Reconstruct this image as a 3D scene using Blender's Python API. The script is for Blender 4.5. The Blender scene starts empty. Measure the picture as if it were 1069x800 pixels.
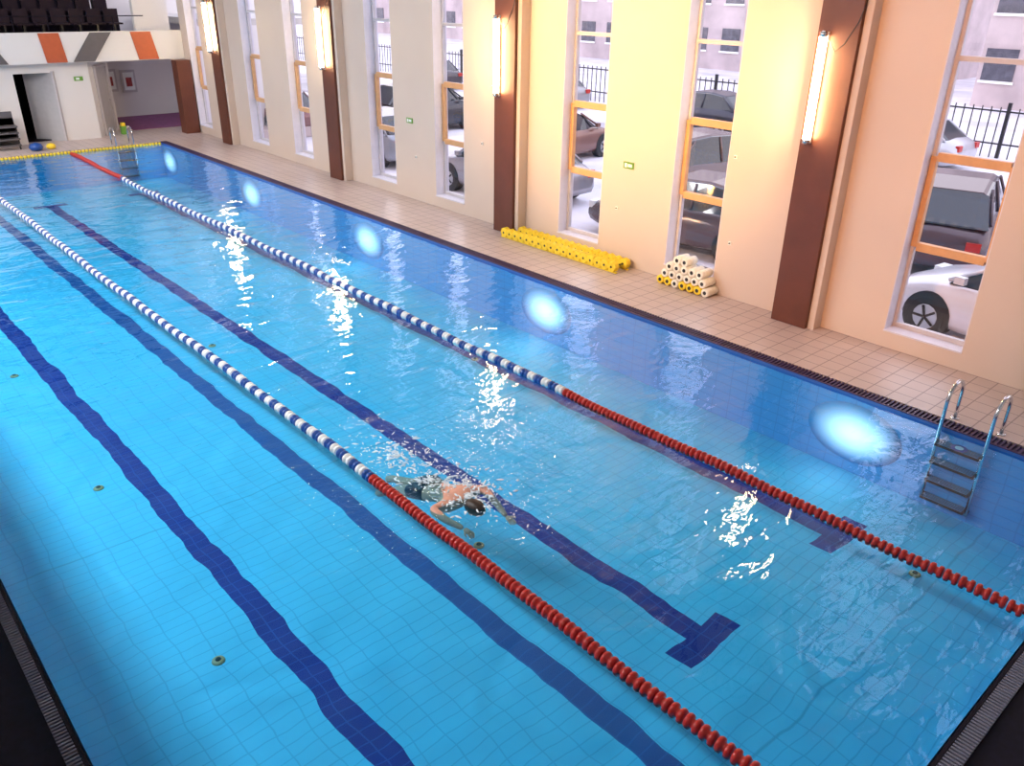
import bpy, bmesh, math, random
from mathutils import Vector, Matrix, noise
random.seed(4)
D=bpy.data
sc=bpy.context.scene
COL=bpy.context.collection
# ---------------------------------------------------------------- materials
def newmat(name):
    m=D.materials.new(name); m.use_nodes=True
    nt=m.node_tree; b=nt.nodes['Principled BSDF']
    return m,nt,b
def pmat(name,col,rough=.5,metal=0,emis=None,estr=0,var=0,scale=8,bump=0,spec=.5,alpha=1):
    m,nt,b=newmat(name)
    b.inputs['Base Color'].default_value=(*col,1)
    b.inputs['Roughness'].default_value=rough
    b.inputs['Metallic'].default_value=metal
    b.inputs['Specular IOR Level'].default_value=spec
    if emis: 
        b.inputs['Emission Color'].default_value=(*emis,1); b.inputs['Emission Strength'].default_value=estr
    if var or bump:
        tc=nt.nodes.new('ShaderNodeTexCoord'); n=nt.nodes.new('ShaderNodeTexNoise')
        n.inputs['Scale'].default_value=scale; n.inputs['Detail'].default_value=4
        nt.links.new(tc.outputs['Object'],n.inputs['Vector'])
        if var:
            r=nt.nodes.new('ShaderNodeValToRGB')
            r.color_ramp.elements[0].position=.3; r.color_ramp.elements[1].position=.7
            r.color_ramp.elements[0].color=(*[max(0,c*(1-var)) for c in col],1)
            r.color_ramp.elements[1].color=(*[min(1,c*(1+var)) for c in col],1)
            nt.links.new(n.outputs['Fac'],r.inputs['Fac']); nt.links.new(r.outputs['Color'],b.inputs['Base Color'])
        if bump:
            bp=nt.nodes.new('ShaderNodeBump'); bp.inputs['Strength'].default_value=bump; bp.inputs['Distance'].default_value=.02
            nt.links.new(n.outputs['Fac'],bp.inputs['Height']); nt.links.new(bp.outputs['Normal'],b.inputs['Normal'])
    return m
def N(nt,t,**kw):
    n=nt.nodes.new(t)
    for k,v in kw.items(): setattr(n,k,v)
    return n
def mth(nt,op,a,b=None,c=None,clamp=False):
    n=nt.nodes.new('ShaderNodeMath'); n.operation=op; n.use_clamp=clamp
    for i,v in enumerate((a,b,c)):
        if v is None: continue
        if isinstance(v,(int,float)): n.inputs[i].default_value=v
        else: nt.links.new(v,n.inputs[i])
    return n.outputs[0]
def mixc(nt,fac,a,b):
    n=nt.nodes.new('ShaderNodeMix'); n.data_type='RGBA'
    for i,v in ((0,fac),(6,a),(7,b)):
        if isinstance(v,(tuple,list)): n.inputs[i].default_value=(*v,1)
        elif isinstance(v,(int,float)): n.inputs[i].default_value=v
        else: nt.links.new(v,n.inputs[i])
    return n.outputs[2]
def tile_mask(nt,a,b,size,grout,sizeb=None):
    sizeb=sizeb or size
    def line(v,s):
        f=mth(nt,'FRACT',mth(nt,'DIVIDE',v,s))
        return mth(nt,'LESS_THAN',mth(nt,'MINIMUM',f,mth(nt,'SUBTRACT',1,f)),grout/s/2)
    return mth(nt,'MAXIMUM',line(a,size),line(b,sizeb))
def wobble(nt,amp,scale):
    tc=N(nt,'ShaderNodeTexCoord'); 
    n=N(nt,'ShaderNodeTexNoise'); n.inputs['Scale'].default_value=scale; n.inputs['Detail'].default_value=2.5
    nt.links.new(tc.outputs['Object'],n.inputs['Vector'])
    s=N(nt,'ShaderNodeVectorMath',operation='SUBTRACT'); s.inputs[1].default_value=(.5,.5,.5); nt.links.new(n.outputs['Color'],s.inputs[0])
    k=N(nt,'ShaderNodeVectorMath',operation='SCALE'); k.inputs['Scale'].default_value=amp; nt.links.new(s.outputs[0],k.inputs[0])
    a=N(nt,'ShaderNodeVectorMath',operation='ADD'); nt.links.new(tc.outputs['Object'],a.inputs[0]); nt.links.new(k.outputs[0],a.inputs[1])
    x=N(nt,'ShaderNodeSeparateXYZ'); nt.links.new(a.outputs[0],x.inputs[0])
    return x.outputs
LINES_AND_SHADOW=[(2.27,.125,True),(3.86,.12,False),(5.22,.125,True),(7.68,.125,True)]  # entry without T ends: lane rope's shadow painted as a dark strip
def pool_floor_mat():
    m,nt,b=newmat('pool_floor_tiles')
    X,Y,Z=wobble(nt,.15,1.6)
    g=tile_mask(nt,X,Y,.25,.013,.125)
    mask=None
    for x0,hw,T in LINES_AND_SHADOW:
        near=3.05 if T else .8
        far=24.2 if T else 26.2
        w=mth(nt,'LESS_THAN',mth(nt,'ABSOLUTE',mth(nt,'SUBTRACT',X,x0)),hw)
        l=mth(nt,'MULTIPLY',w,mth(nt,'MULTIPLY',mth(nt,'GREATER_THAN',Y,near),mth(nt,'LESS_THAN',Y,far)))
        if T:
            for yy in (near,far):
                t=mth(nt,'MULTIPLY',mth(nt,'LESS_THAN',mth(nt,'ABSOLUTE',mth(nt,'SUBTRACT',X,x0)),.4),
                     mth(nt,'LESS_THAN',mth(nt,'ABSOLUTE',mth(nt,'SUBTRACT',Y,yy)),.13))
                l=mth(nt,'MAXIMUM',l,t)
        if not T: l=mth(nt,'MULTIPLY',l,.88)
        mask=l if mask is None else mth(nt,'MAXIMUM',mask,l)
    seam=tile_mask(nt,mth(nt,'ADD',X,.6),mth(nt,'ADD',Y,40),400,.03,6.0)
    n=N(nt,'ShaderNodeTexNoise'); n.inputs['Scale'].default_value=.35
    tc=N(nt,'ShaderNodeTexCoord'); nt.links.new(tc.outputs['Object'],n.inputs['Vector'])
    base=mixc(nt,n.outputs['Fac'],(.08,.47,.74),(.16,.62,.84))
    c=mixc(nt,mth(nt,'MULTIPLY',g,.42),base,(.04,.26,.52))
    c=mixc(nt,mth(nt,'MULTIPLY',seam,.4),c,(.05,.3,.5))
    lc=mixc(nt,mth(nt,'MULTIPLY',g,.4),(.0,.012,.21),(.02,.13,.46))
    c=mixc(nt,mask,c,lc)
    nt.links.new(c,b.inputs['Base Color']); b.inputs['Roughness'].default_value=.6
    n2=N(nt,'ShaderNodeTexNoise'); n2.inputs['Scale'].default_value=1.1; n2.inputs['Detail'].default_value=1; n2.inputs['Distortion'].default_value=.8
    nt.links.new(tc.outputs['Object'],n2.inputs['Vector'])
    bp=N(nt,'ShaderNodeBump'); bp.inputs['Strength'].default_value=.5; bp.inputs['Distance'].default_value=.24
    nt.links.new(n2.outputs['Fac'],bp.inputs['Height']); nt.links.new(bp.outputs['Normal'],b.inputs['Normal'])
    return m
def pool_wall_mat():
    m,nt,b=newmat('pool_wall_tiles')
    X,Y,Z=wobble(nt,.06,1.6)
    g=tile_mask(nt,mth(nt,'ADD',X,Y),Z,.25,.014,.125)
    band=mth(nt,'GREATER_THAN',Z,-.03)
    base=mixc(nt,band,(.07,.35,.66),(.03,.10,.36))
    c=mixc(nt,mth(nt,'MULTIPLY',g,.35),base,(.03,.16,.40))
    nt.links.new(c,b.inputs['Base Color']); b.inputs['Roughness'].default_value=.5
    return m
def deck_mat():
    m,nt,b=newmat('deck_tiles_beige')
    tc=N(nt,'ShaderNodeTexCoord'); s=N(nt,'ShaderNodeSeparateXYZ'); nt.links.new(tc.outputs['Object'],s.inputs[0])
    g=tile_mask(nt,s.outputs[0],s.outputs[1],.25,.014)
    n=N(nt,'ShaderNodeTexNoise'); n.inputs['Scale'].default_value=1.7; nt.links.new(tc.outputs['Object'],n.inputs['Vector'])
    base=mixc(nt,n.outputs['Fac'],(.45,.36,.35),(.58,.48,.46))
    c=mixc(nt,mth(nt,'MULTIPLY',g,.75),base,(.16,.12,.13))
    nt.links.new(c,b.inputs['Base Color']); b.inputs['Roughness'].default_value=.35
    return m
def schlick(nt,f0,normal=None,k=1.0):
    lw=N(nt,'ShaderNodeLayerWeight'); lw.inputs['Blend'].default_value=.5
    if normal is not None: nt.links.new(normal,lw.inputs['Normal'])
    p=mth(nt,'POWER',lw.outputs['Facing'],5)
    return mth(nt,'ADD',f0,mth(nt,'MULTIPLY',p,(1-f0)*k),clamp=True)
def water_mat():
    m=D.materials.new('pool_water'); m.use_nodes=True; nt=m.node_tree; nt.nodes.clear()
    out=N(nt,'ShaderNodeOutputMaterial'); mx=N(nt,'ShaderNodeMixShader'); tr=N(nt,'ShaderNodeBsdfTransparent'); gl=N(nt,'ShaderNodeBsdfGlossy')
    tr.inputs[0].default_value=(.45,.85,.98,1); gl.inputs['Roughness'].default_value=.02; gl.inputs[0].default_value=(1,1,1,1)
    tc=N(nt,'ShaderNodeTexCoord')
    mp=N(nt,'ShaderNodeMapping'); mp.inputs['Scale'].default_value=(1.0,1.5,1); nt.links.new(tc.outputs['Object'],mp.inputs['Vector'])
    a=N(nt,'ShaderNodeTexNoise'); a.inputs['Scale'].default_value=1.5; a.inputs['Detail'].default_value=3; a.inputs['Roughness'].default_value=.45; a.inputs['Distortion'].default_value=.6
    nt.links.new(mp.outputs[0],a.inputs['Vector'])
    a2=N(nt,'ShaderNodeTexNoise'); a2.inputs['Scale'].default_value=5.5; a2.inputs['Detail'].default_value=2; a2.inputs['Distortion'].default_value=.5
    nt.links.new(mp.outputs[0],a2.inputs['Vector'])
    sub=N(nt,'ShaderNodeVectorMath',operation='DISTANCE'); nt.links.new(tc.outputs['Object'],sub.inputs[0]); sub.inputs[1].default_value=(4.05,5.45,0)
    d=sub.outputs['Value']
    near=mth(nt,'SUBTRACT',1,mth(nt,'DIVIDE',d,2.4),clamp=True)
    near=mth(nt,'POWER',near,1.6)
    a3=N(nt,'ShaderNodeTexNoise'); a3.inputs['Scale'].default_value=9; a3.inputs['Detail'].default_value=3; a3.inputs['Distortion'].default_value=1.0
    nt.links.new(tc.outputs['Object'],a3.inputs['Vector'])
    ring=mth(nt,'MULTIPLY',mth(nt,'SINE',mth(nt,'ADD',mth(nt,'MULTIPLY',d,17),mth(nt,'MULTIPLY',a.outputs['Fac'],9))),.14)
    h=mth(nt,'ADD',a.outputs['Fac'],mth(nt,'MULTIPLY',a2.outputs['Fac'],.16))
    h=mth(nt,'ADD',h,mth(nt,'MULTIPLY',near,mth(nt,'ADD',ring,mth(nt,'MULTIPLY',a3.outputs['Fac'],1.3))))
    bp=N(nt,'ShaderNodeBump'); bp.inputs['Strength'].default_value=1; bp.inputs['Distance'].default_value=.034
    nt.links.new(h,bp.inputs['Height'])
    nt.links.new(bp.outputs[0],gl.inputs['Normal'])
    nt.links.new(schlick(nt,.03,bp.outputs[0]),mx.inputs[0]); nt.links.new(tr.outputs[0],mx.inputs[1]); nt.links.new(gl.outputs[0],mx.inputs[2]); nt.links.new(mx.outputs[0],out.inputs[0])
    return m
def glass_mat(name,tint=(.97,.98,1)):
    m=D.materials.new(name); m.use_nodes=True; nt=m.node_tree; nt.nodes.clear()
    out=N(nt,'ShaderNodeOutputMaterial'); mx=N(nt,'ShaderNodeMixShader'); tr=N(nt,'ShaderNodeBsdfTransparent'); gl=N(nt,'ShaderNodeBsdfGlossy')
    tr.inputs[0].default_value=(*tint,1); gl.inputs['Roughness'].default_value=.02
    nt.links.new(schlick(nt,.05),mx.inputs[0]); nt.links.new(tr.outputs[0],mx.inputs[1]); nt.links.new(gl.outputs[0],mx.inputs[2]); nt.links.new(mx.outputs[0],out.inputs[0])
    return m
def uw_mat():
    # lamp with its halo painted as emission, fading out into the tile colour
    m,nt,b=newmat('underwater_lamp_halo')
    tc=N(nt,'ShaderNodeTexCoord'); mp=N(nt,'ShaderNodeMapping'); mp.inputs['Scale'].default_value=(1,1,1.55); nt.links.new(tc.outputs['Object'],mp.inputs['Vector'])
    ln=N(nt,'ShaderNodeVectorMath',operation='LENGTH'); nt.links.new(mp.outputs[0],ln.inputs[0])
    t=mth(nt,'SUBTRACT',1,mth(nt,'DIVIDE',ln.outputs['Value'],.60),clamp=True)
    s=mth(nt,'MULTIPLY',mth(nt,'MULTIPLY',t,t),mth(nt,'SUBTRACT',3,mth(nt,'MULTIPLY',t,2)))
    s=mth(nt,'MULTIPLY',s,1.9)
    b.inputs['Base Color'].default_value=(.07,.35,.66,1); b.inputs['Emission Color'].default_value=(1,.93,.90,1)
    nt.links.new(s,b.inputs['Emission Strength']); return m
def wall_mat(name,ca,cb,panel=1.55):
    m,nt,b=newmat(name)
    tc=N(nt,'ShaderNodeTexCoord')
    n=N(nt,'ShaderNodeTexNoise'); n.inputs['Scale'].default_value=.8; nt.links.new(tc.outputs['Object'],n.inputs['Vector'])
    base=mixc(nt,n.outputs['Fac'],ca,cb)
    nt.links.new(base,b.inputs['Base Color']); b.inputs['Roughness'].default_value=.6
    n2=N(nt,'ShaderNodeTexNoise'); n2.inputs['Scale'].default_value=60; nt.links.new(tc.outputs['Object'],n2.inputs['Vector'])
    bp=N(nt,'ShaderNodeBump'); bp.inputs['Strength'].default_value=.12; bp.inputs['Distance'].default_value=.01
    nt.links.new(n2.outputs['Fac'],bp.inputs['Height']); nt.links.new(bp.outputs[0],b.inputs['Normal'])
    return m
M={}
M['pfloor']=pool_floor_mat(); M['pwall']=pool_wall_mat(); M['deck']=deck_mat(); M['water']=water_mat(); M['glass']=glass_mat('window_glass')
M['wall']=wall_mat('wall_plaster_cream',(.55,.45,.39),(.63,.52,.45))
M['white']=wall_mat('wall_white',(.66,.64,.65),(.74,.72,.73))
M['ceil']=pmat('ceiling_paint',(.55,.53,.52),.8,var=.05)
M['brown']=pmat('pillar_brown',(.11,.030,.016),.5,var=.12,scale=3)
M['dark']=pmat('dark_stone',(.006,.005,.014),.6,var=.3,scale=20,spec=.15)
M['gutter']=pmat('gutter_purple',(.045,.025,.09),.5,var=.2)
M['steel']=pmat('stainless_steel',(.72,.74,.78),.16,1,var=.03)
M['slat']=pmat('grate_plastic',(.16,.16,.22),.5,var=.1)
M['frame']=pmat('window_frame_white',(.50,.47,.50),.4,var=.05)
M['sash']=pmat('window_sash_tan',(.58,.32,.15),.45,var=.08)
M['reveal']=pmat('reveal_paint',(.62,.60,.68),.6,var=.04)
M['red']=pmat('float_red',(.43,.016,.010),.35,var=.15,scale=30)
M['fwhite']=pmat('float_white',(.80,.82,.82),.35,var=.05)
M['blue']=pmat('float_blue',(.010,.065,.30),.35,var=.15,scale=30)
M['yellow']=pmat('foam_yellow',(.85,.60,.03),.6,var=.12,scale=20)
M['foam']=pmat('foam_white',(.82,.78,.68),.7,var=.08,scale=20)
M['black']=pmat('black_plastic',(.012,.012,.016),.4,var=.2)
M['green']=pmat('sign_green',(.10,.22,.03),.4,emis=(.15,.5,.06),estr=.15)
M['tube']=pmat('lamp_tube',(1,.9,.7),.3,emis=(1,.72,.36),estr=120)
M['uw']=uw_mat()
M['skin']=pmat('skin',(.66,.33,.23),.45,var=.12,scale=9)
M['suit']=pmat('swimsuit_dark',(.008,.010,.03),.4,var=.2)
M['hair']=pmat('hair_dark',(.03,.018,.012),.5,var=.3,scale=40)
M['snow']=pmat('snow',(.68,.66,.72),.8,var=.22,scale=.5,bump=.4)
M['asph']=pmat('wet_asphalt',(.28,.26,.30),.5,var=.5,scale=.7)
M['tyre']=pmat('tyre',(.012,.012,.014),.7,var=.2)
M['rim']=pmat('alloy_rim',(.45,.46,.48),.3,1,var=.05)
M['cglass']=pmat('car_glass',(.02,.025,.035),.08,0,var=.1,spec=.8)
M['orange']=pmat('stripe_orange',(.46,.09,.03),.5,var=.06)
M['grey']=pmat('stripe_grey',(.10,.09,.10),.5,var=.06)
M['door']=pmat('door_grey',(.44,.43,.45),.5,var=.05)
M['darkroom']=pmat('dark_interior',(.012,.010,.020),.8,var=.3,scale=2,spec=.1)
M['seat']=pmat('seat_plastic',(.016,.008,.016),.6,var=.1,spec=.2)
M['poster']=pmat('poster_red',(.35,.05,.05),.5,var=.2,scale=6)
M['mat']=pmat('floor_mat_purple',(.22,.06,.18),.7,var=.15)
M['concrete']=pmat('building_render',(.50,.42,.44),.8,var=.2,scale=.6)
M['bwin']=pmat('building_window',(.10,.10,.13),.15,var=.3,scale=3)
M['foamsplash']=pmat('splash_water',(.85,.93,.98),.15,var=.03)
# ---------------------------------------------------------------- mesh builder
class MB:
    def __init__(s): s.bm=bmesh.new(); s.mats=[]
    def mi(s,mat):
        mat=M[mat] if isinstance(mat,str) else mat
        if mat not in s.mats: s.mats.append(mat)
        return s.mats.index(mat)
    def box(s,x0,x1,y0,y1,z0,z1,mat):
        i=s.mi(mat)
        v=[s.bm.verts.new((x,y,z)) for z in (z0,z1) for y in (y0,y1) for x in (x0,x1)]
        for f in ((0,2,3,1),(4,5,7,6),(0,1,5,4),(2,6,7,3),(1,3,7,5),(0,4,6,2)):
            fc=s.bm.faces.new([v[k] for k in f]); fc.material_index=i
        return v
    def quad(s,pts,mat):
        f=s.bm.faces.new([s.bm.verts.new(p) for p in pts]); f.material_index=s.mi(mat); return f
    def rings(s,rings,mat,cap=True,smooth=True,closed=True):
        i=s.mi(mat); R=[[s.bm.verts.new(p) for p in r] for r in rings]; n=len(R[0])
        for a,b in zip(R,R[1:]):
            for k in range(n if closed else n-1):
                f=s.bm.faces.new((a[k],a[(k+1)%n],b[(k+1)%n],b[k])); f.material_index=i; f.smooth=smooth
        if cap:
            for r in (R[0][::-1],R[-1]):
                try:
                    f=s.bm.faces.new(r); f.material_index=i
                except Exception: pass
        return R
    def lathe(s,o,axis,prof,mat,seg=16,cap=True,smooth=True):
        o=Vector(o); ax=Vector(axis).normalized(); u=ax.orthogonal().normalized(); w=ax.cross(u)
        rr=[[o+ax*t+(u*math.cos(2*math.pi*k/seg)+w*math.sin(2*math.pi*k/seg))*r for k in range(seg)] for t,r in prof]
        return s.rings(rr,mat,cap,smooth)
    def cyl(s,a,b,r,mat,seg=12,r2=None):
        a=Vector(a);b=Vector(b); return s.lathe(a,b-a,[(0,r),((b-a).length,r if r2 is None else r2)],mat,seg)
    def tube(s,pts,r,mat,seg=10):
        pts=[Vector(p) for p in pts]; rr=[];up=None
        for k,p in enumerate(pts):
            t=(pts[min(k+1,len(pts)-1)]-pts[max(k-1,0)]).normalized()
            if up is None: up=t.orthogonal().normalized()
            up=(up-t*up.dot(t)).normalized(); w=t.cross(up)
            rad=r[k] if isinstance(r,(list,tuple)) else r
            rr.append([p+(up*math.cos(2*math.pi*j/seg)+w*math.sin(2*math.pi*j/seg))*rad for j in range(seg)])
        return s.rings(rr,mat)
    def obj(s,name,parent=None,loc=None,rot=None,bevel=0):
        bmesh.ops.recalc_face_normals(s.bm,faces=s.bm.faces)
        me=D.meshes.new(name); s.bm.to_mesh(me); s.bm.free()
        for m in s.mats: me.materials.append(m)
        o=D.objects.new(name,me); COL.objects.link(o)
        if parent: o.parent=parent
        if loc: o.location=loc
        if rot: o.rotation_euler=rot
        if bevel:
            b=o.modifiers.new('bev','BEVEL'); b.width=bevel; b.segments=2; b.limit_method='ANGLE'
        return o
def empty(name,loc=(0,0,0),rot=(0,0,0)):
    e=D.objects.new(name,None); e.location=loc; e.rotation_euler=rot; COL.objects.link(e); return e
# ---------------------------------------------------------------- dims
XL,XR,YN,YF=.44,9.03,.87,26.08
ZB=-1.0; XW=10.77; PER=6.376
b=MB()
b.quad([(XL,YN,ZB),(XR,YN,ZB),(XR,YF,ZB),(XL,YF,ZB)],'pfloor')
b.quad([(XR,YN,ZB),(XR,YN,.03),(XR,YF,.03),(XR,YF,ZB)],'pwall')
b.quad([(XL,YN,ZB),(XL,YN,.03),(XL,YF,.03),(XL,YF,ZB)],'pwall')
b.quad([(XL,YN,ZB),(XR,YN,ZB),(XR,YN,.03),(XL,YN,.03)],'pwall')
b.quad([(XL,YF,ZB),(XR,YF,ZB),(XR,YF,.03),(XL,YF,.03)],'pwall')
b.obj('swimming_pool_basin')
b=MB(); b.quad([(XL,YN,0),(XR,YN,0),(XR,YF,0),(XL,YF,0)],'water'); b.obj('pool_water')
b=MB()
b.box(XR+.24,XW,-2,27.8,-.3,.03,'deck')
b.box(-3,16,YF+.24,33,-.3,.029,'deck')
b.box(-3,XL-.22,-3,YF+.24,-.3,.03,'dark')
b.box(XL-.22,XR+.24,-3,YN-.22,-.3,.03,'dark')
b.obj('floor')
# gutters (kept clear of the basin walls)
b=MB()
g=.012
b.box(XR+g,XR+.24,YN-.22,YF+.24,-.3,.0,'gutter'); b.box(XR+g,XR+.035,YN,YF,0,.036,'gutter')
b.box(XL-.22,XR,YF+g,YF+.24,-.3,.0,'gutter'); b.box(XL,XR,YF+g,YF+.035,0,.036,'gutter')
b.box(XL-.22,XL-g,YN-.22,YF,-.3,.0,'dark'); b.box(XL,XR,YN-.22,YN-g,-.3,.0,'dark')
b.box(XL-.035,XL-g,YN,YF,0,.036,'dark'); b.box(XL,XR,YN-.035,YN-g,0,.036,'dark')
b.obj('gutter_channel')
b=MB(); y=YN
while y<YF+.2:
    b.box(XR+.04,XR+.235,y,y+.022,.005,.03,'gutter'); y+=.05
b.obj('gutter_grate')
b=MB(); y=YN-.2
while y<14:
    b.box(XL-.12,XL-.04,y,y+.015,.005,.035,'slat'); y+=.032
x=XL
while x<XR:
    b.box(x,x+.015,YN-.15,YN-.04,.005,.035,'slat'); x+=.032
b.obj('gutter_grate')
# spectators' gallery on which the photographer stands
b=MB(); b.box(-3,-.25,-3,26,3.05,3.25,'white'); b.box(-.33,-.25,-3,26,3.25,3.42,'dark'); b.obj('gallery_slab')
# ---------------------------------------------------------------- window wall
ZS,ZT=.26,6.1; TH=.35
holes=[]
for k in range(-1,4):
    P=5.86+k*PER
    for a,c in ((P-2.60,P-1.56),(P+1.26,P+2.26)):
        if a>0 and c<27.5: holes.append((a,c))
holes.sort()
b=MB(); y=-3
for a,c in holes:
    b.box(XW,XW+TH,y,a,-.3,7.2,'wall'); b.box(XW,XW+TH,a,c,-.3,ZS,'wall'); b.box(XW,XW+TH,a,c,ZT,7.2,'wall'); y=c
b.box(XW,XW+TH,y,27.75,-.3,7.2,'wall')
b.obj('wall_right')
zz=[ZS,1.42,2.59,3.74,4.9,ZT]
for i,(a,c) in enumerate(holes):
    e=empty('window_%d'%(i+1),(XW+TH-.1,(a+c)/2,0))
    w=(c-a)/2; b=MB()
    b.box(-.25+.002,.1,-w,-w+.012,ZS,ZT,'reveal'); b.box(-.25+.002,.1,w-.012,w,ZS,ZT,'reveal'); b.box(-.27,.1,-w,w,ZS-.002,ZS+.02,'reveal')
    b.box(-.03,.04,-w+.012,-w+.06,ZS,ZT,'frame'); b.box(-.03,.04,w-.06,w-.012,ZS,ZT,'frame')
    for z in (ZS+.02,zz[3]-.03,zz[4]-.03,ZT-.06): b.box(-.03,.04,-w+.06,w-.06,z,z+.06,'frame')
    b.obj('frame',e)
    b=MB(); s=.075
    z0,z1=zz[1],zz[2]
    b.box(-.06,.03,-w+.015,-w+.015+s,z0,z1,'sash'); b.box(-.06,.03,w-.015-s,w-.015,z0,z1,'sash')
    b.box(-.06,.03,-w+.09,w-.09,z0-.05,z0+.06,'sash'); b.box(-.06,.03,-w+.09,w-.09,z1-.06,z1+.05,'sash')
    b.box(-.09,-.06,-w+.04,-w+.06,z0+.5,z0+.64,'frame')
    b.obj('sash',e,bevel=.006)
    b=MB(); b.quad([(.004,-w+.04,ZS+.04),(.004,w-.04,ZS+.04),(.004,w-.04,ZT-.03),(.004,-w+.04,ZT-.03)],'glass'); b.obj('pane',e)
# small wall fixings (sockets / hooks) seen on the plaster
b=MB()
for y,z in ((6.9,.9),(7.0,2.2),(9.25,1.0),(12.9,1.6),(15.2,1.0),(2.5,1.9),(2.5,1.3)):
    b.box(XW-.015,XW,y-.025,y+.025,z-.025,z+.025,'fwhite'); b.cyl((XW-.03,y,z),(XW-.015,y,z),.012,'black',8)
b.obj('wall_socket')
for k in range(0,4):
    P=5.86+k*PER
    b=MB(); b.box(10.50,XW,P-.56,P,.03,7.0,'brown'); b.box(10.50+.06,XW,P-.66,P-.56,.03,7.0,'wall')
    b.obj('pillar',bevel=.008)
    e=empty('wall_tube_lamp',(10.42,P-.13,0))
    b=MB(); b.cyl((0,0,2.66),(0,0,3.92),.045,'tube',14); b.obj('tube',e)
    b=MB(); b.box(.045,.08,-.04,.04,2.6,3.98,'fwhite'); b.cyl((0,0,2.6),(0,0,2.66),.048,'steel',14); b.cyl((0,0,3.92),(0,0,3.98),.048,'steel',14)
    b.box(-.01,.08,-.02,.02,2.59,2.61,'steel'); b.box(-.01,.08,-.02,.02,3.97,3.99,'steel')
    b.tube([(.05,-.05,3.9),(.02,-.18,3.75),(.0,-.3,3.85),(.03,-.42,4.1),(.08,-.5,4.5)],.007,'black',6)
    b.obj('housing',e)
b=MB(); b.box(10.28,10.72,27.2,27.62,.03,2.24,'brown'); b.obj('pillar',bevel=.008)
b=MB(); b.box(-3.3,-3,-3,33,-.3,7.2,'white'); b.obj('wall_left')
b=MB(); b.box(-3.3,XW+TH,-3.3,-3,-.3,7.2,'white'); b.obj('wall_near')
b=MB(); b.box(-3.3,XW+TH+.2,-3.3,33.3,7.2,7.4,'ceil'); b.box(XW+TH+.2,16.3,27.45,33.3,3.2,3.4,'ceil'); b.obj('ceiling')
b=MB()
YW=28.0
b.box(-3,5.85,YW,YW+.3,.03,2.28,'white'); b.box(6.85,7.9,YW,YW+.3,.03,2.28,'white'); b.box(5.85,6.85,YW,YW+.3,1.98,2.28,'white')
b.rings([[(7.9,YW,.03),(8.9,29.4,.03),(8.9,33,.03),(8.6,33,.03),(8.6,29.5,.03),(7.7,YW+.3,.03)],[(7.9,YW,2.28),(8.9,29.4,2.28),(8.9,33,2.28),(8.6,33,2.28),(8.6,29.5,2.28),(7.7,YW+.3,2.28)]],'white',smooth=False)
b.box(8.9,13.5,32.2,32.5,.03,2.28,'white'); b.box(13.5,13.8,27.6,32.5,.03,1.0,'white'); b.box(13.5,13.8,27.6,32.5,2.6,3.2,'white'); b.box(XW+TH,13.8,27.45,27.75,.03,3.2,'white')
b.box(-3,16,33,33.3,-.3,7.2,'white')
b.box(9.7,XW,28.6,28.8,2.6,7.2,'white')
b.obj('wall_far')
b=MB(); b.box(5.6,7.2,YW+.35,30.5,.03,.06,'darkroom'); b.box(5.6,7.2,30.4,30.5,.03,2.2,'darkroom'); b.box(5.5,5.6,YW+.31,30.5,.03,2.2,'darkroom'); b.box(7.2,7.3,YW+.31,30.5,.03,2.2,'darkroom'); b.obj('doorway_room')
def door(name,loc,rot,w,h):
    e=empty(name,loc,rot); b=MB()
    b.box(0,w,-.045,0,0,h,'door'); b.obj('leaf',e,bevel=.004)
    b=MB(); b.box(-.06,0,-.07,.0,0,h+.06,'frame'); b.box(w,w+.06,-.07,.0,0,h+.06,'frame'); b.box(0,w,-.07,.0,h,h+.06,'frame'); b.obj('casing',e)
    b=MB(); b.cyl((w-.1,-.045,1.0),(w-.1,-.1,1.0),.014,'steel'); b.cyl((w-.1,-.1,1.0),(w-.22,-.1,1.0),.012,'steel'); b.obj('handle',e)
door('door_1',(6.85,YW-.01,.03),(0,0,math.radians(180-52)),.9,1.93)
ang=math.atan2(1.4,1.0)
door('door_2',(8.15,YW+.35-.01,.03),(0,0,ang),.85,2.0)
b=MB()
b.box(-2.98,10.7,27.86,29.0,2.29,2.45,'white'); b.box(-2.98,XW-.01,27.7,27.85,2.25,3.08,'white')
b.box(-2.98,XW-.01,29.0,32.98,2.45,2.6,'white')
b.obj('balcony')
b=MB()
z0,z1=2.27,3.06
def p2(x0,x1,sh,m):
    b.rings([[(x0,27.67,z0),(x1,27.67,z0),(x1+sh,27.67,z1),(x0+sh,27.67,z1)],[(x0,27.695,z0),(x1,27.695,z0),(x1+sh,27.695,z1),(x0+sh,27.695,z1)]],m,smooth=False)
p2(5.15,5.75,-.45,'grey'); p2(6.75,7.3,-.1,'orange'); p2(7.45,8.05,.6,'grey'); p2(9.35,9.95,-.15,'orange'); p2(3,3.7,.4,'orange')
b.obj('balcony_stripe_panel')
b=MB()
b.cyl((-2.9,27.78,3.5),(9.7,27.78,3.5),.014,'darkroom',8)
x=-2.9
while x<9.7: b.cyl((x,27.78,3.085),(x,27.78,3.5),.012,'darkroom',6); x+=.9
b.obj('balcony_railing')
b=MB()
for r in range(3):
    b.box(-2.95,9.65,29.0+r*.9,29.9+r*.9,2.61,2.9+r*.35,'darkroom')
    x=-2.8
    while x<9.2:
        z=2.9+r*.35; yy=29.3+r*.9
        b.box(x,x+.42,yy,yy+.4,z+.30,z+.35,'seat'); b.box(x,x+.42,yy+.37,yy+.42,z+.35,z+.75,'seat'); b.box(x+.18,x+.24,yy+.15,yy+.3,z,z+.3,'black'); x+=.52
b.obj('grandstand_seats')
b=MB(); b.box(-2.98,9.6,32.7,32.95,2.62,7.1,'darkroom'); b.obj('wall_gallery')
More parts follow.
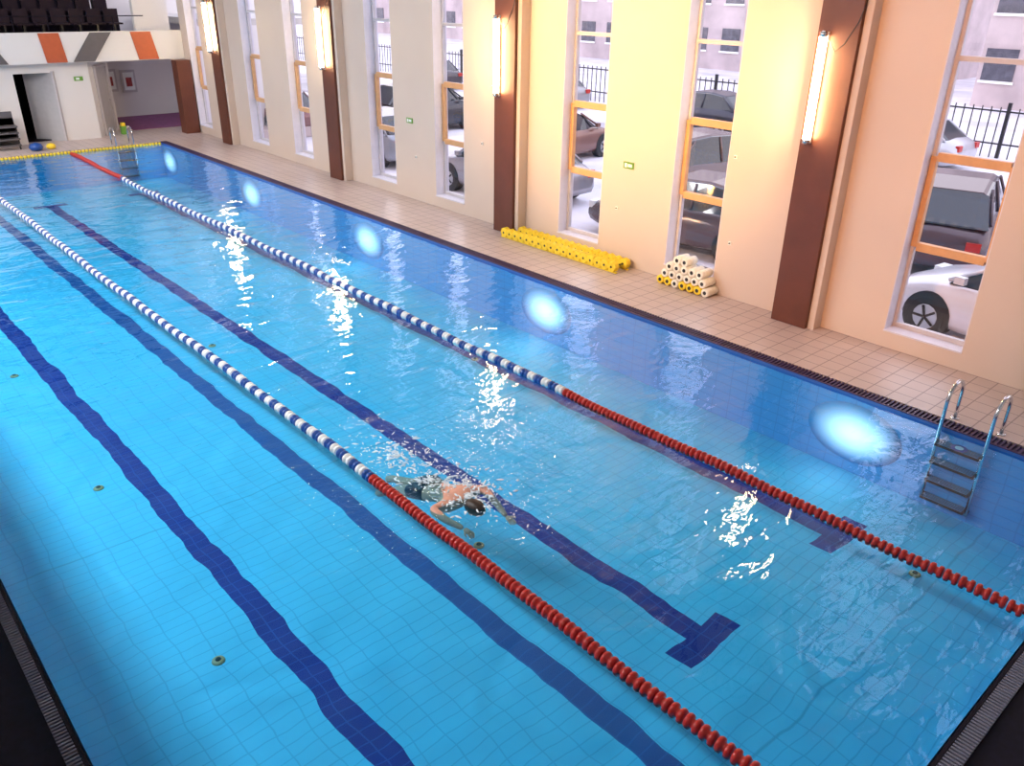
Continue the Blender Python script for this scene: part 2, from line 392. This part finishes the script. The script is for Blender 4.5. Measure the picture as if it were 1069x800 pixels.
b=MB(); b.box(9.2,13.3,28.9,32.0,.031,.05,'mat'); 
b.obj('exercise_mat')
for i,(x,z) in enumerate(((9.45,.9),(10.1,.85))):
    b=MB(); b.box(x,x+.5,32.14,32.195,z,z+.75,'frame'); b.box(x+.07,x+.43,32.12,32.14,z+.08,z+.67,'fwhite'); b.box(x+.15,x+.35,32.11,32.12,z+.2,z+.5,'poster'); b.obj('notice_board')
b=MB()
for i in range(4):
    z=.03+i*.17
    b.box(4.7,5.5,27.2,27.6,z+.10,z+.14,'grey'); b.box(4.7,5.5,27.56,27.62,z+.14,z+.5,'grey')
    for xx in (4.74,5.44):
        b.box(xx,xx+.04,27.24,27.28,z,z+.1,'black')
b.obj('stacked_chairs')
b=MB(); b.lathe((5.75,26.75,.03),(0,0,1),[(0,.02),(.02,.14),(.1,.19),(.19,.14),(.23,.02)],'blue',16); b.lathe((6.15,26.8,.03),(0,0,1),[(0,.02),(.02,.1),(.08,.13),(.14,.1),(.17,.02)],'yellow',16); b.obj('water_ball')
b=MB(); b.box(8.62,8.76,28.2,28.4,.03,.28,'green'); b.box(8.64,8.74,28.22,28.38,.28,.38,'yellow'); b.obj('kickboard_crate')
b=MB()
for i in range(90):
    xx=.5+i*8.5/90
    b.lathe((xx,26.0,.02),(1,0,0),[(0,.015),(.01,.04),(.07,.04),(.08,.015)],'yellow',8)
b.obj('yellow_float_line')
# ---------------------------------------------------------------- lane ropes
def rope(x,reds):
    b=MB(); y=YN+.12; i=0; L=.125
    prof=[(.004,.018),(.006,.050),(.02,.058),(.038,.056),(.046,.034),(.07,.034),(.078,.056),(.098,.058),(.112,.050),(.114,.018)]
    while y<YF-.3:
        red=any(a<=y<c for a,c in reds)
        m='red' if red else ('fwhite' if i%2 else 'blue')
        zo=.012+.012*math.sin(y*2.1)+.006*math.sin(y*5.3+x); xo=.02*math.sin(y*.55+x)
        b.lathe((x+xo,y,zo),(0,1,0),prof,m,12); y+=L; i+=1
    b.cyl((x,YN+.002,.02),(x,YN+.14,.02),.012,'steel'); b.cyl((x,YF-.3,.02),(x,YF-.13,.02),.008,'steel')
    b.lathe((x,YN+.02,.02),(0,1,0),[(0,.02),(.01,.03),(.05,.03),(.06,.02)],'steel',10)
    return b.obj('lane_rope')
rope(3.56,[(0,5.87),(21.6,30)])
rope(6.40,[(0,6.03),(21.6,30)])
# ---------------------------------------------------------------- ladders
def ladder(loc,rz):
    e=empty('pool_ladder',loc,(0,0,rz))
    b=MB()
    for s in (-.25,.25):
        pts=[(-.07,s,-.88),(-.07,s,-.4),(-.07,s,.25)]
        for k in range(0,11):
            a=math.pi-k*math.pi/10
            pts.append((.13+.20*math.cos(a),s,.36+.20*math.sin(a)))
        pts+= [(.33,s,.2),(.33,s,.03)]
        b.tube(pts,.021,'steel',12)
        b.lathe((.33,s,.03),(0,0,1),[(0,.05),(.015,.05),(.02,.03)],'steel',14)
        b.cyl((-.07,s,-.85),(-.005,s,-.85),.018,'black',8)
    b.obj('rails',e)
    b=MB()
    for z in (-.13,-.36,-.60,-.83):
        b.box(-.15,-.01,-.24,.24,z-.018,z+.012,'black')
        for q in range(5): b.box(-.145+q*.028,-.135+q*.028,-.22,.22,z+.012,z+.016,'steel')
    b.obj('treads',e)
    b=MB(); b.lathe((-.08,0,-.112),(0,0,1),[(0,.085),(.004,.085)],'blue',20); b.lathe((-.08,0,-.107),(0,0,1),[(0,.045),(.003,.045)],'fwhite',16); b.obj('badge',e)
ladder((XR,2.47,0),0)
ladder((7.95,YF,0),math.radians(90))
# ---------------------------------------------------------------- underwater lamps (oval disc carries the painted halo)
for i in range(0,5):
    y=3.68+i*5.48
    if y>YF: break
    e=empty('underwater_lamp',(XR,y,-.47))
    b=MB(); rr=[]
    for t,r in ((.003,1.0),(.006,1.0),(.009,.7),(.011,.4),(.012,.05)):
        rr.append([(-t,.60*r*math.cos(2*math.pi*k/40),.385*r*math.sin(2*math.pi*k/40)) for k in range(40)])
    b.rings(rr,'uw'); b.obj('lens',e)  # disc enlarged beyond the lamp to hold its painted glow
    l=D.lights.new('glow','POINT'); l.energy=7; l.color=(.85,.93,1); l.shadow_soft_size=.25
    o=D.objects.new('glow_lamp',l); o.parent=e; o.location=(-.5,0,.0); COL.objects.link(o)
for x,y in ((1.72,5.71),(1.81,9.26),(1.84,13.27),(4.53,5.49),(7.66,2.18),(4.6,12.5),(7.6,9.3)):
    b=MB(); b.lathe((x,y,ZB),(0,0,1),[(0,.06),(.012,.055),(.02,.04),(.022,.02)],'sash',16); b.lathe((x,y,ZB+.02),(0,0,1),[(0,.03),(.01,.02)],'black',10); b.obj('floor_inlet')
# ---------------------------------------------------------------- deck items
e=empty('foam_dumbbell_row',(0,0,0))
b=MB()
for i in range(18):
    y=8.85+i*.165
    for x in (10.26,10.56):
        b.lathe((x,y,.13),(1,0,0),[(0,.04),(.004,.088),(.02,.098),(.10,.098),(.116,.088),(.12,.04)],'yellow',8,smooth=False)
        b.lathe((x-.003,y,.13),(1,0,0),[(0,.022),(.126,.022)],'black',8)
    b.cyl((10.26,y,.13),(10.66,y,.13),.014,'black',8)
b.obj('dumbbells',e)
b=MB(); b.box(10.28,10.32,8.75,11.75,.03,.05,'yellow');b.box(10.58,10.62,8.75,11.75,.03,.05,'yellow'); b.obj('rail',e)
e=empty('foam_roll_stack'); b=MB()
rows=[(7.05,7,'yellow',0),(7.12,6,'foam',1),(7.19,5,'foam',2),(7.5,2,'foam',3)]
for y0,n,mm,r in rows:
    for i in range(n):
        y=y0+i*.15; z=.105+r*.13
        x=10.47
        b.lathe((x,y,z),(1,0,0),[(.0,.028),(0,.062),(.006,.071),(.27,.071),(.28,.03)],mm if (i+r)%4 else 'foam',14)
        b.lathe((x-.002,y,z),(1,0,0),[(0,.032),(.01,.030)],'black',10)
b.obj('rolls',e)
for y,z in ((9.05,1.76),(15.4,1.76)):
    b=MB(); b.box(XW-.02,XW,y-.11,y+.11,z-.055,z+.055,'green'); b.box(XW-.024,XW-.02,y-.08,y+.01,z-.025,z+.025,'fwhite'); b.box(XW-.024,XW-.02,y+.03,y+.08,z-.035,z+.035,'fwhite'); b.obj('exit_sign')
b=MB(); b.box(7.45,7.7,YW-.02,YW,1.72,1.84,'green'); b.box(7.5,7.6,YW-.024,YW-.02,1.75,1.81,'fwhite'); b.obj('exit_sign')
# ---------------------------------------------------------------- swimmer
def skinned(name,verts,edges,radii,mat,parent,sub=2,root=0):
    me=D.meshes.new(name); me.from_pydata(verts,edges,[]); o=D.objects.new(name,me); COL.objects.link(o); o.parent=parent
    s=o.modifiers.new('skin','SKIN'); s.use_smooth_shade=True
    lay=me.skin_vertices[0].data
    for i,r in enumerate(radii):
        lay[i].radius=r if isinstance(r,tuple) else (r,r)
        lay[i].use_root=(i==root)
    u=o.modifiers.new('sub','SUBSURF'); u.levels=sub; u.render_levels=sub
    me.materials.append(M[mat]); return o
sw=empty('swimmer',(4.0,5.62,-.10),(math.radians(8),math.radians(-3),math.radians(-83)))
sw.scale=(.9,.9,.9)
V=[(0,0,0),(.18,0,.01),(.36,0,.03),(.47,0,.04),(.56,0,.03),
   (-.08,.09,-.02),(-.45,.11,-.20),(-.80,.10,-.26),(-.94,.10,-.33),
   (-.08,-.09,-.02),(-.43,-.11,-.15),(-.74,-.12,-.30),(-.88,-.12,-.38),
   (.47,.17,.03),(.60,.26,.06),(.80,.22,-.02),(1.00,.15,-.06),
   (.45,-.17,.05),(.44,-.36,.13),(.64,-.36,.08),(.82,-.30,.01)]
E=[(0,1),(1,2),(2,3),(3,4),(0,5),(5,6),(6,7),(7,8),(0,9),(9,10),(10,11),(11,12),(3,13),(13,14),(14,15),(15,16),(3,17),(17,18),(18,19),(19,20)]
R=[(.15,.10),(.13,.095),(.165,.11),(.14,.095),.062,.095,.065,.045,(.035,.05),.095,.065,.045,(.035,.05),.07,.052,.040,.028,.07,.052,.040,.028]
skinned('body',V,E,R,'skin',sw)
skinned('trunks',[(.10,0,.008),(0,0,.004),(-.08,.085,-.02),(-.28,.10,-.115),(-.08,-.085,-.02),(-.28,-.10,-.09)],[(0,1),(1,2),(2,3),(1,4),(4,5)],[(.15,.115),(.165,.115),.108,.085,.108,.085],'suit',sw,root=1)
hd=empty('head',(.70,0,.03),(math.radians(35),0,0)); hd.parent=sw
b=MB(); rr=[]
for i in range(0,15):
    t=i/14*math.pi; x=-math.cos(t)*.125; r=math.sin(t)**.85
    rr.append([(x, math.cos(a)*.078*r*(1+.06*math.sin(t)), math.sin(a)*.098*r-(.012 if math.sin(a)<0 else 0)) for a in [2*math.pi*k/20 for k in range(20)]])
rr[0]=[(p[0],p[1]*.1+.0,p[2]*.1) for p in rr[1]]; rr[-1]=[(p[0],p[1]*.1,p[2]*.1) for p in rr[-2]]
b.rings(rr,'skin')
b.lathe((.0,0,-.095),(0,0,-1),[(0,.02),(.015,.017),(.03,.008)],'skin',10)
for s in(-1,1):
    b.lathe((.03,s*.032,-.088),(0,0,-1),[(0,.022),(.012,.020),(.016,.012)],'black',12)
    b.lathe((-.005,s*.078,-.0),(0,s,0),[(0,.028),(.012,.024),(.016,.01)],'skin',10)
b.box(-.062,-.052,-.025,.025,-.112,-.098,'poster')
b.obj('face',hd)
b=MB(); rr=[]
for i in range(0,13):
    t=(i/12)*math.pi; x=-math.cos(t)*.132+.012; r=math.sin(t)**.85
    rr.append([(x,math.cos(a)*.086*r, max(math.sin(a)*.106*r,-.02*r)+.004) for a in [2*math.pi*k/20 for k in range(20)]])
b.rings(rr,'hair'); b.obj('hair',hd)
def hand(base,dirv,up,side,par):
    base=Vector(base); d=Vector(dirv).normalized(); u=Vector(up); u=(u-d*u.dot(d)).normalized(); s=d.cross(u)*side
    V=[base,base+d*.05,base+d*.085]; Ed=[(0,1),(1,2)]; Rr=[(.026,.018),(.040,.017),(.038,.015)]
    skinned('palm',[tuple(v) for v in V],Ed,Rr,'skin',par)
    L=[.062,.074,.068,.052]
    for k in range(4):
        o=base+d*.075+s*(k-1.5)*.020
        a=o+d*L[k]*.55-u*.004; c=o+d*L[k]-u*.014
        skinned('finger_%d'%(k+1),[tuple(o),tuple(a),tuple(c)],[(0,1),(1,2)],[.0095,.009,.007],'skin',par,1)
    o=base+d*.03-s*.03; a=o+d*.03-s*.025; c=a+d*.028-s*.008
    skinned('thumb',[tuple(o),tuple(a),tuple(c)],[(0,1),(1,2)],[.012,.010,.008],'skin',par,1)
hand((1.0,.15,-.06),(1,-.2,-.15),(0,0,1),1,sw)
hand((.82,-.30,.01),(.9,.15,-.45),(0,0,1),-1,sw)
b=MB()
for i in range(760):
    t=random.random()
    cx0,cy0=(4.12,5.15) if t<.5 else ((3.98,5.6) if t<.72 else (3.98,6.2))
    a=random.uniform(0,6.28); r=abs(random.gauss(0,.27))
    cx=cx0+r*math.cos(a)*.8; cy=cy0+r*math.sin(a)*1.2
    if cx<3.68: continue
    s=random.uniform(.003,.011); z=random.uniform(.002,.02)+(random.random()<.25)*random.uniform(0,.14)
    el=random.uniform(1,4.5); th=random.uniform(0,3.14)
    dx,dy=math.cos(th),math.sin(th)
    b.lathe((cx,cy,z),(dx,dy,random.uniform(-.1,.1)),[(-s*el,s*.1),(-s*el*.6,s*.7),(0,s),(s*el*.6,s*.7),(s*el,s*.1)],'foamsplash',7)
b.obj('water_splash')
# ---------------------------------------------------------------- outside
b=MB(); b.quad([(XW+TH,-60,-.32),(300,-60,-.32),(300,300,-.32),(XW+TH,300,-.32)],'snow'); b.obj('snowy_ground')
b=MB(); b.box(20.6,25,-40,120,-.33,-.30,'asph'); b.obj('parking_road')
def car(name,loc,rz,col,s=1.0,suv=0):
    e=empty(name,loc,(0,0,rz)); m=pmat('car_paint',col,.22,.3,var=.06,scale=2,spec=.7)
    hgt=.22 if suv else 0
    st=[(-2.15,.42,.62,.70),(-2.10,.28,.80,.80),(-1.8,.22,.92,.86),(-1.2,.2,.95,.88),(0,.2,.93,.89),(.9,.2,.92,.88),(1.4,.22,.86,.86),(1.85,.25,.74,.82),(2.1,.3,.62,.74),(2.17,.38,.52,.62)]
    b=MB(); rr=[]
    for x,z0,z1,w in st:
        z1+=hgt*.6
        ring=[(x,-w*.9,z0),(x,-w,z0+.12),(x,-w,(z0+z1)/2+.05),(x,-w*.95,z1-.06),(x,-w*.82,z1),(x,0,z1+.03),(x,w*.82,z1),(x,w*.95,z1-.06),(x,w,(z0+z1)/2+.05),(x,w,z0+.12),(x,w*.9,z0)]
        rr.append(ring)
    b.rings(rr,m,smooth=True); o=b.obj('body_shell',e)
    b=MB(); gh=[(-2.0 if suv else -1.75,.90,.66,.93),(-1.55 if suv else -1.2,.9,.62,1.36),(-.6,.9,.62,1.44),(.2,.9,.62,1.42),(.55,.9,.62,1.30),(1.15,.88,.66,.93)]
    rr=[]
    for x,z0,w,z1 in gh:
        z0+=hgt*.6; z1+=hgt if z1>1 else hgt*.6
        rr.append([(x,-.78,z0),(x,-w,z1-.03),(x,-w+.12,z1),(x,w-.12,z1),(x,w,z1-.03),(x,.78,z0)])
    b.rings(rr,'cglass',smooth=False); b.obj('greenhouse',e)
    b=MB(); rr=[]
    for x,z0,w,z1 in gh[1:4]:
        z1+=hgt; rr.append([(x,-w-.01,z1-.05),(x,-w+.1,z1+.015),(x,w-.1,z1+.015),(x,w+.01,z1-.05)])
    b.rings(rr,m,smooth=False)
    for s_ in(-1,1):
        for (xa,za,xb,zb) in ((1.15,.93,.4,1.38),(-.35,.93,-.35,1.42),(-1.72,.93,-1.15,1.38)):
            b.cyl((xa,s_*.785,za+hgt*.6),(xb,s_*.635,zb+hgt-.02),.03,m,6)
        b.box(.85,1.0,s_*.9-.05,s_*.9+.05,.95+hgt*.5,1.06+hgt*.5,m)
    b.obj('roof_and_trim',e)
    b=MB()
    for x in(-1.32,1.32):
        for s_ in(-1,1):
            b.lathe((x,s_*.70,.32),(0,s_,0),[(0,.25),(.01,.32),(.19,.32),(.2,.27)],'tyre',24); b.lathe((x,s_*.895,.32),(0,s_,0),[(0,.20),(.012,.19),(.015,.06),(.02,.04)],'rim',14,smooth=False)
            for q in range(5):
                a=q*2*math.pi/5; b.cyl((x,s_*.916,.32),(x+.18*math.cos(a),s_*.912,.32+.18*math.sin(a)),.02,'tyre',6)
            b.lathe((x,s_*.66,.34),(0,s_,0),[(0,.37),(.235,.37)],'tyre',24)
    b.obj('wheels',e)
    b=MB()
    for s_ in(-1,1):
        b.box(1.93,2.08,s_*.62-.14,s_*.62+.14,.56+hgt*.4,.70+hgt*.4,'fwhite'); b.box(-2.16,-2.05,s_*.62-.12,s_*.62+.12,.66,.82,'red')
    b.box(2.1,2.19,-.35,.35,.36,.5,'black'); b.obj('lights',e)
    e.scale=(s,s,s); return e
G=-.32
car('car',(13.2,3.0,G),math.radians(82),(.70,.70,.76))
car('car',(17.3,6.1,G),math.radians(15),(.08,.05,.06),1,1)
car('car',(13.8,9.8,G),math.radians(97),(.12,.08,.08))
car('car',(17.6,12.2,G),math.radians(-10),(.14,.10,.10),1,1)
car('car',(13.9,15.6,G),math.radians(95),(.35,.33,.36),1)
car('car',(18.3,18.4,G),math.radians(5),(.20,.10,.08))
car('car',(14.0,21.8,G),math.radians(90),(.30,.31,.35))
car('car',(18.5,25.4,G),math.radians(0),(.04,.04,.05),1,1)
car('car',(14.0,28.5,G),math.radians(90),(.2,.08,.08))
car('car',(26.5,11.5,G),math.radians(90),(.5,.5,.55))
car('car',(26.8,19.0,G),math.radians(90),(.04,.04,.06))
car('car',(27,28.0,G),math.radians(90),(.3,.3,.32))
car('car',(27,37.0,G),math.radians(90),(.06,.05,.06))
b=MB(); y=-10
while y<70:
    b.box(29.9,29.93,y,y+.03,G,1.25,'black'); y+=.28
for z in (.1,1.1): b.box(29.88,29.95,-10,70,z,z+.045,'black')
y=-10
while y<70: b.box(29.86,29.96,y,y+.1,G,1.4,'black'); y+=2.8
b.obj('street_fence')
def building(loc,sx,sy,h,mat,nf):
    b=MB(); b.box(0,sx,0,sy,0,h,mat)
    n=int(sy/2.6)
    for f in range(nf):
        for i in range(n):
            y=1+i*2.6; z=1.2+f*2.9; b.box(-.05,.02,y,y+1.4,z,z+1.4,'bwin'); b.box(-.1,-.04,y-.08,y+1.48,z-.12,z,'fwhite')
    b.box(-.3,sx+.3,-.3,sy+.3,h,h+.35,'snow')
    b.obj('apartment_building',loc=loc)
building((44,-10,G),12,26,9,'concrete',3)
building((50,22,G),12,30,12,'concrete',4)
building((56,60,G),12,40,9,'concrete',3)
def tree(x,y,h):
    b=MB()
    def br(p,d,l,r,n):
        q=p+d*l; b.cyl(p,q,r,'hair',5,r*.65)
        if n>0:
            for k in range(3):
                nd=(d+Vector((random.uniform(-.7,.7),random.uniform(-.7,.7),random.uniform(-.1,.5)))).normalized(); br(q,nd,l*.68,r*.62,n-1)
    br(Vector((0,0,0)),Vector((0,0,1)),h*.35,.09,4); b.obj('bare_tree',loc=(x,y,G))
for x,y in ((40,4),(40,19),(42,33),(40,45)): tree(x,y,6)
# ---------------------------------------------------------------- lamps
def ceil_lamp(x,y,sx,sy,pw,col,z=7.0):
    e=empty('ceiling_light_panel',(x,y,z)); b=MB(); b.box(-sx/2-.05,sx/2+.05,-sy/2-.05,sy/2+.05,.02,.2,'fwhite'); b.obj('housing',e)
    l=D.lights.new('panel','AREA'); l.shape='RECTANGLE'; l.size=sx; l.size_y=sy; l.energy=pw; l.color=col
    o=D.objects.new('panel_lamp',l); o.parent=e; COL.objects.link(o)
    o.rotation_euler=(0,math.radians(-25),0)
for i,pw in enumerate((70,900,1150,950,850)):
    ceil_lamp(-1.2,3.0+i*5.6,.8,3.4,pw,(1,.97,.95))
def added_warm_spot(loc,tgt,pw,col,size):  # added out-of-view spots that warm the window wall, housing included
    e=empty('added_wall_spot',loc); b=MB(); b.box(-.2,.2,-.15,.15,.03,.2,'black'); b.cyl((0,0,.2),(0,0,.9),.02,'steel'); b.obj('housing',e)
    l=D.lights.new('added_warm_spot','SPOT'); l.energy=pw; l.color=col; l.spot_size=math.radians(size); l.spot_blend=1; l.shadow_soft_size=.2
    o=D.objects.new('added_spot_lamp',l); COL.objects.link(o); o.parent=e
    o.rotation_euler=(Vector(tgt)-Vector(loc)).to_track_quat('-Z','Y').to_euler()
added_warm_spot((.4,8.6,6.2),(10.8,9.0,3.6),15000,(1,.52,.12),40)
added_warm_spot((.4,13.2,6.2),(10.8,11.4,3.7),8000,(1,.52,.12),36)
added_warm_spot((.4,3.2,6.2),(10.8,5.0,2.8),6500,(1,.40,.12),42)
# world
w=D.worlds.new('sky'); sc.world=w; w.use_nodes=True; nt=w.node_tree; bg=nt.nodes['Background']
tc=N(nt,'ShaderNodeTexCoord'); s=N(nt,'ShaderNodeSeparateXYZ'); nt.links.new(tc.outputs['Generated'],s.inputs[0])
c=mixc(nt,mth(nt,'MULTIPLY',s.outputs[2],1.5,clamp=True),(1.0,.88,.88),(.66,.66,.82)); nt.links.new(c,bg.inputs[0]); bg.inputs[1].default_value=3.0
# camera
Mx=[(0.7463,0.27966,0.60401),(-0.66543,0.33503,0.66706),(0.01581,0.89975,-0.43612)]
cam=D.cameras.new('camera'); co=D.objects.new('camera',cam); COL.objects.link(co)
cam.sensor_width=36; cam.lens=848.275*36/1069; cam.clip_end=400; cam.clip_start=.05
r=Matrix(((Mx[0][0],Mx[0][1],-Mx[0][2]),(Mx[1][0],Mx[1][1],-Mx[1][2]),(Mx[2][0],Mx[2][1],-Mx[2][2])))
q=r.to_quaternion(); co.rotation_mode='QUATERNION'; co.rotation_quaternion=q; co.location=(0,0,4.4)
sc.camera=co
sc.view_settings.view_transform='Standard'; sc.view_settings.look='None'
